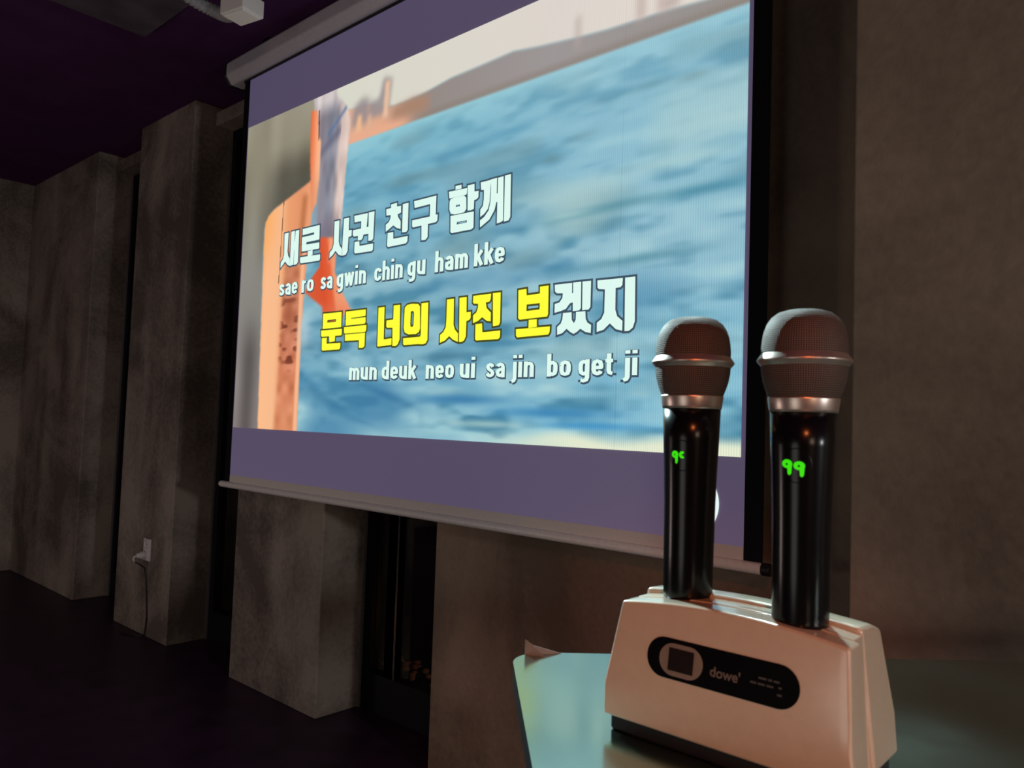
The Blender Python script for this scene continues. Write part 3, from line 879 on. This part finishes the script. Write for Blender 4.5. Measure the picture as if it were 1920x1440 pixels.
# bold condensed lower-case letters as centre lines, x-height 1
O_ = [(.13, .65), (.13, .35), (.18, .18), (.31, .125), (.44, .18), (.49, .35), (.49, .65), (.44, .82), (.31, .875), (.18, .82), (.13, .65)]
ARC = [(.13, .70), (.2, .83), (.31, .875), (.42, .84), (.48, .7), (.48, 0)]
BOWL = [(.47, .72), (.4, .84), (.28, .875), (.17, .8), (.13, .65), (.13, .38), (.17, .2), (.28, .125), (.4, .17), (.47, .3)]
DOT = [(.13, 1.24), (.13, 1.44)]
LETTERS = {
    'n': (.61, [[(.13, 0), (.13, 1)], ARC]), 'h': (.61, [[(.13, 0), (.13, 1.42)], ARC]),
    'm': (.86, [[(.13, 0), (.13, 1)], [(.13, .72), (.2, .85), (.28, .875), (.36, .85), (.43, .7), (.43, 0)], [(.43, .72), (.5, .85), (.58, .875), (.66, .85), (.73, .7), (.73, 0)]]),
    'u': (.61, [[(.13, 1), (.13, .3), (.19, .16), (.3, .125), (.41, .16), (.48, .28)], [(.48, 0), (.48, 1)]]),
    'o': (.62, [O_]), 'c': (.58, [[(.48, .66), (.45, .8), (.31, .875), (.18, .82), (.13, .65), (.13, .35), (.18, .18), (.31, .125), (.45, .2), (.48, .34)]]),
    'e': (.61, [[(.14, .49), (.49, .49), (.49, .65), (.44, .82), (.31, .875), (.18, .82), (.13, .65), (.13, .35), (.18, .18), (.31, .125), (.44, .18), (.48, .28)]]),
    'a': (.60, [[(.47, 0), (.47, .66), (.42, .82), (.3, .875), (.18, .83), (.14, .73)], [(.47, .55), (.28, .53), (.16, .45), (.13, .32), (.17, .17), (.28, .125), (.4, .17), (.47, .3)]]),
    's': (.58, [[(.45, .71), (.4, .84), (.28, .875), (.17, .82), (.14, .7), (.19, .58), (.4, .43), (.46, .3), (.41, .17), (.28, .125), (.16, .17), (.12, .29)]]),
    'r': (.42, [[(.13, 0), (.13, 1)], [(.13, .66), (.2, .82), (.38, .875)]]),
    'g': (.60, [[(.47, 1), (.47, -.1), (.42, -.24), (.29, -.29), (.15, -.25)], BOWL]),
    'd': (.60, [[(.47, 0), (.47, 1.42)], BOWL]), 'b': (.60, [[(.13, 0), (.13, 1.42)], [(.60 - x, z) for x, z in BOWL]]),
    'k': (.58, [[(.13, 0), (.13, 1.42)], [(.50, .97), (.18, .46)], [(.27, .60), (.50, .02)]]),
    'i': (.26, [[(.13, 0), (.13, 1)], DOT]), 'j': (.26, [[(.13, 1), (.13, -.1), (.08, -.23), (-.04, -.28)], DOT]),
    't': (.42, [[(.2, 1.3), (.2, .3), (.24, .17), (.38, .13)], [(.03, .88), (.40, .88)]]),
    'w': (.82, [[(.1, 1), (.24, .06), (.41, .92), (.58, .06), (.72, 1)]]),
}


def latin(txt, a, b_, base, xh, grow, y, dx=0.0, dz=0.0):
    """one word as heavy strokes, fitted between a and b_ on the screen"""
    W_ = 0.110
    lines, pen = [], 0.0
    for ch in txt:
        adv, st = LETTERS[ch]
        for l in st: lines.append([(x + pen, z) for x, z in l])
        pen += adv + 0.055
    xs = [x for l in lines for x, z in l]
    x0, x1 = min(xs) - W_, max(xs) + W_
    sx = (b_ - a) / (x1 - x0)
    lines = [[((x - x0) * sx + a + dx, z * xh + base + dz) for x, z in l] for l in lines]
    hx = W_ * sx + grow
    hz = W_ * xh * 0.92 + grow
    bm = bmesh.new()
    seen = 0

    def face(p):
        vs = [bm.verts.new((q[0] + PX0 - ox, y - oy, q[1] + PZ0 - oz)) for q in p]
        bm.faces.new(vs)
    for l in lines:
        for i, (p, q) in enumerate(zip(l, l[1:])):
            d = Vector((q[0] - p[0], q[1] - p[1]))
            d.normalize()
            n = Vector((-d.y * hx, d.x * hz))
            face([(p[0] + n.x, p[1] + n.y), (p[0] - n.x, p[1] - n.y), (q[0] - n.x, q[1] - n.y), (q[0] + n.x, q[1] + n.y)])
        for i, p in enumerate(l):
            if 0 < i < len(l) - 1 or (grow > 0):
                face([(p[0] + hx * math.cos(t * math.pi / 6), p[1] + hz * math.sin(t * math.pi / 6)) for t in range(12)] if 0 < i < len(l) - 1 else
                     [(p[0] - hx, p[1] - grow), (p[0] + hx, p[1] - grow), (p[0] + hx, p[1] + grow), (p[0] - hx, p[1] + grow)])
    return bm


for words, base, xh in ((WORDS[0], 0.5015, 0.0455), (WORDS[1], 0.1800, 0.0418)):
    for wd in words:
        k = flat_obj('romanised_lyric', latin(*wd, base, xh, 0.0, SY - 0.0022), G_white, scr)
        k['label'] = 'white romanised lyric word'
        flat_obj('lyric_shadow', latin(*wd, base, xh, 0.0030, SY - 0.0016, 0.0016, -0.0022), G_dark, k)

# round white logo with a dark red centre, in the lower margin
lx, lz = 2.059, -0.106
bm = bmesh.new()
ring = [(lx + 0.043 * math.cos(2 * math.pi * k / 40), lz + 0.058 * math.sin(2 * math.pi * k / 40)) for k in range(40)]
hole = [(lx + 0.032 * math.cos(2 * math.pi * k / 40), lz + 0.024 * math.sin(2 * math.pi * k / 40)) for k in range(40)]
k = flat_obj('round_logo', glyph_mesh([[ring]], 0.0, SY - 0.0014), glow('logo_white', (232, 250, 246)), scr)
k['label'] = 'round white logo with dark red centre'
flat_obj('logo_centre', glyph_mesh([[hole]], 0.0, SY - 0.0020), glow('logo_red', (96, 24, 22)), k)
# ------------------------------------------------------------------ table
TZ = CAM_H - 0.21
tab = empty('table', (-0.475, 0.541, 0.0), math.radians(45))
tab.rotation_euler = (0, 0, math.radians(45))
tag(tab, 'glossy black table with rounded corners carrying the microphone dock', 'table')
tm_ = mat('glossy_black_laminate', (0.44, 0.54, 0.47), 0.12, metal=1.0)
nt = tm_.node_tree
b = nt.nodes['Principled BSDF']
tc = nd(nt, 'ShaderNodeTexCoord')
no = nd(nt, 'ShaderNodeTexNoise')
no.inputs['Scale'].default_value = 7.0
no.inputs['Detail'].default_value = 3
nt.links.new(tc.outputs['Object'], no.inputs['Vector'])
rp = nd(nt, 'ShaderNodeMapRange')
rp.inputs['From Min'].default_value = 0.3
rp.inputs['From Max'].default_value = 0.7
rp.inputs['To Min'].default_value = 0.13
rp.inputs['To Max'].default_value = 0.24
nt.links.new(no.outputs['Fac'], rp.inputs['Value'])
nt.links.new(rp.outputs[0], b.inputs['Roughness'])
# local x runs along the far edge, local y away from the room's window wall is negative
LX, LY, RC, TH = 1.05, 0.62, 0.032, 0.016


def rrect(x0, x1, y0, y1, r, z, n=10):
    pts = []
    for cx_, cy_, a0 in ((x1 - r, y1 - r, 0), (x0 + r, y1 - r, 90), (x0 + r, y0 + r, 180), (x1 - r, y0 + r, 270)):
        for k in range(n + 1):
            a = math.radians(a0 + 90 * k / n)
            pts.append((cx_ + r * math.cos(a), cy_ + r * math.sin(a), z))
    return pts


bm = bmesh.new()
prism(bm, rrect(0, LX, -LY, 0, RC, TZ - 0.002), (0, 0, 1), 0.002)
obj('glossy_surface', bm, tm_, tab)
bm = bmesh.new()
prism(bm, rrect(0.0, LX, -LY, 0.0, RC, TZ - 0.002 - TH), (0, 0, 1), TH - 0.0002)
obj('tabletop_edge', bm, M['black_plastic'], tab)
bm = bmesh.new()
lathe(bm, [(0.035, 0.02), (0.035, TZ - 0.03), (0.10, TZ - 0.019)], 32)
o = obj('column', bm, M['black_metal'], tab, True)
o.location = (LX / 2, -LY / 2, 0)
bm = bmesh.new()
lathe(bm, [(0.24, 0.0), (0.24, 0.010), (0.05, 0.024), (0.0, 0.024)], 48)
o = obj('base', bm, M['black_metal'], tab, True)
o.location = (LX / 2, -LY / 2, 0)
# small brown card at the far left corner: a raised flap of the table edge
strip = empty('edge_strip', (-0.475, 0.541, TZ), math.radians(45))
tag(strip, 'tiny brown table-edge card standing at the far left corner of the black table', 'strip')
bm = bmesh.new()
prism(bm, [(0.012, -0.006, 0), (0.046, -0.0012, 0), (0.020, -0.0035, 0.0075), (0.012, -0.006, 0.0135)], (0.3, -0.95, 0), 0.0012)
obj('strip_panel', bm, M['flap'], strip)
bm = bmesh.new()
prism(bm, [(0.012, -0.0071, 0), (0.030, -0.0125, 0), (0.012, -0.0071, 0.0125)], (0.3, -0.95, 0), 0.0010)
obj('strip_fold', bm, M['flap'], strip)

# ------------------------------------------------------------------ microphone dock
DX, DY = -0.2285, 0.49
dock = empty('microphone_charging_dock', (DX, DY, TZ))
tag(dock, 'white two-bay charging dock with a black oval label, holding both microphones', 'charging dock')


def shell(name, zb, prof, xl, xr, nseg, topz, m, bevel):
    """prof: list of (y, height fraction) round the section; xl/xr: left and right x at height fraction; topz(x, which)"""
    bm = bmesh.new()
    cols = []
    for i in range(nseg + 1):
        s = i / nseg
        col = []
        for (y, f, w) in prof:
            x = xl(f) * (1 - s) + xr(f) * s
            zt = topz(x, w)
            col.append(bm.verts.new((x - DX, y - DY, zb * (1 - f) + zt * f)))
        cols.append(col)
    k = len(prof)
    for a, b_ in zip(cols, cols[1:]):
        for j in range(k):
            bm.faces.new((a[j], a[(j + 1) % k], b_[(j + 1) % k], b_[j]))
    bm.faces.new(cols[0])
    bm.faces.new(cols[-1][::-1])
    return obj(name, bm, m, dock, bevel=bevel, segs=3)


arch = lambda x, w: (-0.1148 - 0.0062 * ((x + 0.2275) / 0.0765) ** 2) + 0.21
backtop = lambda x, w: (-0.1116 - 0.0042 * ((x + 0.2275) / 0.075) ** 2) + 0.21
ztop_f = lambda x, w: arch(x, w)
# front shell, lower band slightly set back below a crease
fprof = [(0.4550, 0.0, 0), (0.4520, 0.30, 0), (0.4605, 1.0, 0), (0.4790, 1.0, 0), (0.4790, 0.0, 0)]
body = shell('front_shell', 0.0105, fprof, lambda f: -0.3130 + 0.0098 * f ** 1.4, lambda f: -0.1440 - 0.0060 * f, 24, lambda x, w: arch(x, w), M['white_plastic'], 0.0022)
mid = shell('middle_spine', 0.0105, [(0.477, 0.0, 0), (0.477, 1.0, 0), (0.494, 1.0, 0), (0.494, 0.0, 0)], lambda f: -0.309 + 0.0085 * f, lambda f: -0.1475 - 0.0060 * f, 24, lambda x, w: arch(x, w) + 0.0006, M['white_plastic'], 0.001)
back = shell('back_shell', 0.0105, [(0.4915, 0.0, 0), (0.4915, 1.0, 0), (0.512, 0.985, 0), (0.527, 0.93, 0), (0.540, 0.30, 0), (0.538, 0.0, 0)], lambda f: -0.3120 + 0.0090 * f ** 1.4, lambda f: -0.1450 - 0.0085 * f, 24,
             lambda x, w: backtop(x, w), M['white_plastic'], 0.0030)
boxobj('black_foot', (-0.3095 - DX, -0.1490 - DX, 0.459 - DY, 0.534 - DY, 0.0, 0.0108), M['black_plastic'], dock, 0.002)


def front_pt(x, z, lift):
    """point on the sloping upper part of the front face"""
    zt = arch(x, 0)
    f = (z - 0.0105) / (zt - 0.0105)
    y = 0.4520 + (0.4605 - 0.4520) * (f - 0.30) / 0.70
    return (x - DX, y - lift - DY, z)


def capsule(x0, x1, z, r, n=14):
    pts = [(x0 + r + r * math.cos(math.radians(90 + 180 * k / n)), z + r * math.sin(math.radians(90 + 180 * k / n))) for k in range(n + 1)]
    pts += [(x1 - r + r * math.cos(math.radians(-90 + 180 * k / n)), z + r * math.sin(math.radians(-90 + 180 * k / n))) for k in range(n + 1)]
    return pts


def on_front(name, outline, lift, thick, m, parent):
    bm = bmesh.new()
    prism(bm, [front_pt(x, z, lift) for x, z in outline], (0, 1, 0), thick)
    return obj(name, bm, m, parent)


gloss = grain(mat('gloss_black_label', (0.003, 0.003, 0.004), 0.4, spec=0.03), 100, 0.2)
LZ = 0.21 - 0.1503
lab = on_front('label_panel', capsule(-0.2785, -0.1760, LZ, 0.0125), 0.0006, 0.0022, gloss, dock)
lab['label'] = 'black oval label'
dim = grain(mat('label_print_tan', (0.19, 0.15, 0.12), 0.6), 100, 0.1)
dim3 = grain(mat('label_print_faint', (0.12, 0.095, 0.08), 0.6), 100, 0.1)
dim2 = grain(mat('label_print_grey', (0.05, 0.045, 0.045), 0.6), 100, 0.1)
on_front('display_surround', capsule(-0.2690, -0.2378, LZ - 0.0002, 0.0100, 20), 0.0009, 0.0006, dim, lab)
on_front('display', [(-0.2622, LZ - .0070), (-0.2442, LZ - .0070), (-0.2442, LZ + .0070), (-0.2622, LZ + .0070)], 0.0012, 0.0006, grain(mat('unlit_display', (0.012, 0.008, 0.008), 0.5, spec=0.1), 100, 0.2), lab)


def small_text(txt, x0, x1, zb, xh, lift, m, name, parent):
    cu = bpy.data.curves.new('t', 'FONT')
    cu.body = txt
    cu.size = 1.0
    cu.offset = 0.02
    tmp = link(bpy.data.objects.new('t', cu))
    dg = bpy.context.evaluated_depsgraph_get()
    tm = bpy.data.meshes.new_from_object(tmp.evaluated_get(dg))
    bpy.data.objects.remove(tmp)
    bpy.data.curves.remove(cu)
    xs = [v.co.x for v in tm.vertices]
    a, b_ = min(xs), max(xs)
    bm = bmesh.new()
    bm.from_mesh(tm)
    bpy.data.meshes.remove(tm)
    for v in bm.verts:
        x = x0 + (v.co.x - a) / (b_ - a) * (x1 - x0)
        z = zb + v.co.y * xh / 0.53
        v.co = front_pt(x, z, lift)
    return obj(name, bm, m, parent)


small_text("dowe'", -0.2325, -0.2125, LZ - 0.0040, 0.0045, 0.0008, dim3, 'brand_lettering', lab)
bm = bmesh.new()
for x0, x1, z in ((-0.2010, -0.1960, .0022), (-0.1950, -0.1925, .0022), (-0.1915, -0.1880, .0022), (-0.2060, -0.2020, -.0012), (-0.2012, -0.1968, -.0012), (-0.1958, -0.1915, -.0012), (-0.1885, -0.1865, -.0008), (-0.1890, -0.1862, -.0048)):
    a = [bm.verts.new(front_pt(x, LZ + zz, 0.0008)) for x, zz in ((x0, z - .0006), (x1, z - .0006), (x1, z + .0006), (x0, z + .0006))]
    bm.faces.new(a)
obj('small_print', bm, dim2, lab)

# ------------------------------------------------------------------ microphones
grille_mat = mat('grille_mesh', (0.12, 0.105, 0.098), 0.62, metal=0.45, spec=0.3)
nt = grille_mat.node_tree
b = nt.nodes['Principled BSDF']
tc = nd(nt, 'ShaderNodeTexCoord')
sp = nd(nt, 'ShaderNodeSeparateXYZ')
nt.links.new(tc.outputs['Object'], sp.inputs[0])
an = nd(nt, 'ShaderNodeMath', operation='ARCTAN2')
nt.links.new(sp.outputs['Y'], an.inputs[0])
nt.links.new(sp.outputs['X'], an.inputs[1])


def wave(src, k):
    m1 = nd(nt, 'ShaderNodeMath', operation='MULTIPLY')
    m1.inputs[1].default_value = k
    nt.links.new(src, m1.inputs[0])
    m2 = nd(nt, 'ShaderNodeMath', operation='SINE')
    nt.links.new(m1.outputs[0], m2.inputs[0])
    return m2.outputs[0]


wa, wz = wave(an.outputs[0], 110.0), wave(sp.outputs['Z'], 2 * math.pi / 0.0013)
mx_ = nd(nt, 'ShaderNodeMath', operation='MAXIMUM')
nt.links.new(wa, mx_.inputs[0])
nt.links.new(wz, mx_.inputs[1])
mr = nd(nt, 'ShaderNodeMapRange')
mr.inputs['From Min'].default_value = 0.0
mr.inputs['From Max'].default_value = 0.9
nt.links.new(mx_.outputs[0], mr.inputs['Value'])
rp = nd(nt, 'ShaderNodeValToRGB')
rp.color_ramp.elements[0].color = (0.012, 0.010, 0.010, 1)
rp.color_ramp.elements[1].color = (0.150, 0.108, 0.090, 1)
nt.links.new(mr.outputs[0], rp.inputs['Fac'])
nt.links.new(rp.outputs['Color'], b.inputs['Base Color'])
bp = nd(nt, 'ShaderNodeBump')
bp.inputs['Strength'].default_value = 0.6
bp.inputs['Distance'].default_value = 0.0005
nt.links.new(mr.outputs[0], bp.inputs['Height'])
nt.links.new(bp.outputs['Normal'], b.inputs['Normal'])

M['ring'] = grain(mat('champagne_metal', (0.60, 0.50, 0.44), 0.34, metal=0.9), 120, 0.05)
M['mic_body'] = grain(mat('satin_black_body', (0.003, 0.003, 0.004), 0.22, spec=0.26), 160, 0.2)
M['digit'] = mat('green_digits', (0.01, 0.02, 0.01), 0.6, emit=srgb(52, 222, 0), strength=1.0)
M['window'] = grain(mat('smoked_window', (0.003, 0.003, 0.004), 0.25, spec=0.22), 160, 0.2)

BODY = [(0.0160, -0.004), (0.0166, 0.0), (0.0168, 0.03), (0.0172, 0.06), (0.0180, 0.085), (0.0189, 0.105), (0.0196, 0.1255)]
COLLAR = [(0.0199, 0.1255), (0.0203, 0.127), (0.0212, 0.1335), (0.0211, 0.1345)]
LOW = [(0.0209, 0.1345), (0.0228, 0.1395), (0.0243, 0.1445), (0.0252, 0.1495), (0.0256, 0.1545)]
RING = [(0.0250, 0.1532), (0.0262, 0.1545), (0.0276, 0.1562), (0.0281, 0.1570), (0.0279, 0.1577), (0.0264, 0.1598), (0.0252, 0.1616)]
DOME = [(0.0254, 0.1600), (0.0255, 0.1650), (0.0250, 0.1705), (0.0241, 0.1752), (0.0225, 0.1797), (0.0199, 0.1838), (0.0161, 0.1868), (0.0112, 0.1884), (0.0055, 0.1889), (0.0, 0.1890)]


def body_r(z):
    zs = [p[1] for p in BODY]
    return float(np.interp(z, zs, [p[0] for p in BODY]))


def stroke_nine(cx_, cz_, w, h, partial=False):
    """blobby seven-segment style figure as outlines in (across, up)"""
    out = []
    r = w * 0.5
    ring = [(cx_ + r * math.cos(2 * math.pi * k / 24), cz_ + h * 0.22 + h * 0.28 * math.sin(2 * math.pi * k / 24)) for k in range(24)]
    hole = [(cx_ - 0.03 * w + r * 0.22 * math.cos(2 * math.pi * k / 12), cz_ + h * 0.20 + h * 0.07 * math.sin(2 * math.pi * k / 12)) for k in range(12)]
    if not partial:
        out.append([ring, hole])
        out.append([[(cx_ + 0.02 * w, cz_), (cx_ + 0.48 * w, cz_ + 0.25 * h), (cx_ + 0.40 * w, cz_ - 0.38 * h), (cx_ + 0.24 * w, cz_ - 0.50 * h), (cx_ + 0.06 * w, cz_ - 0.42 * h)]])
    else:
        a = [(cx_ + r * 0.9 * math.cos(math.radians(t)), cz_ + h * 0.20 + h * 0.30 * math.sin(math.radians(t))) for t in range(50, 311, 13)]
        c = [(cx_ + r * 0.22 * math.cos(math.radians(t)), cz_ + h * 0.20 + h * 0.06 * math.sin(math.radians(t))) for t in range(310, 49, -20)]
        out.append([a + c])
    return out


def wrap(shapes, ang, lift, z0):
    """flat outlines laid round the microphone body at angle ang"""
    bm = bmesh.new()
    for rings in shapes:
        loops = [[Vector((p[0], p[1], 0)) for p in r] for r in rings]
        flat = [p for l in loops for p in l]
        vs = []
        for p in flat:
            z = z0 + p[1]
            R_ = body_r(z) + lift
            a = ang + p[0] / R_
            vs.append(bm.verts.new((R_ * math.cos(a), R_ * math.sin(a), z)))
        for t in geometry.tessellate_polygon(loops):
            try: bm.faces.new([vs[i] for i in t])
            except ValueError: pass
    return bm


def microphone(loc, dock_top, ang, digits, label):
    t = empty('wireless_microphone', loc)
    tag(t, label, 'microphone', 'wireless microphones standing in the dock')
    bm = bmesh.new(); lathe(bm, BODY, 64); obj('body', bm, M['mic_body'], t, True)
    bm = bmesh.new(); lathe(bm, COLLAR, 64); obj('collar', bm, M['ring'], t, True)
    bm = bmesh.new(); lathe(bm, LOW, 72, False); lo_ = obj('lower_grille', bm, grille_mat, t, True)
    bm = bmesh.new(); lathe(bm, DOME, 72, False); obj('upper_grille', bm, grille_mat, t, True)
    bm = bmesh.new(); lathe(bm, RING, 72); obj('grille_ring', bm, M['ring'], t, True, bevel=0.0004)
    # oval display window, slightly proud, with its figures
    oval = [(0.0088 * math.cos(2 * math.pi * k / 32), 0.0105 * math.sin(2 * math.pi * k / 32)) for k in range(32)]
    bm = wrap([[oval]], ang + 0.10, 0.0002, 0.0935)
    g = bmesh.ops.extrude_face_region(bm, geom=bm.faces[:])
    for v in [e for e in g['geom'] if isinstance(e, bmesh.types.BMVert)]:
        d = Vector((v.co.x, v.co.y, 0)).normalized()
        v.co -= d * 0.0012
    w_ = obj('display_window', bm, M['window'], t, True)
    obj('digits', wrap(digits, ang, 0.0009, 0.0918), M['digit'], w_)
    t.scale = (1.017, 1.017, 1.017)
    return t


a1 = math.atan2(-0.4827, 0.2649)
a2 = math.atan2(-0.4746, 0.1841)
nine2 = stroke_nine(-0.0038, 0.0004, 0.0066, 0.0094) + stroke_nine(0.0034, -0.0004, 0.0066, 0.0094)
nine1 = stroke_nine(-0.0024, 0.0004, 0.0050, 0.0088) + stroke_nine(0.0029, 0.0006, 0.0050, 0.0080, True)
m1 = microphone((-0.2694, 0.4909, CAM_H - 0.1137), 0, a1 - 0.44, nine1, 'black wireless microphone standing in front of the screen, the left of two in the dock')
m2 = microphone((-0.1875, 0.4834, CAM_H - 0.1152), 0, a2 - 0.27, nine2, 'black wireless microphone showing a green 99, nearest the right end of the dock')
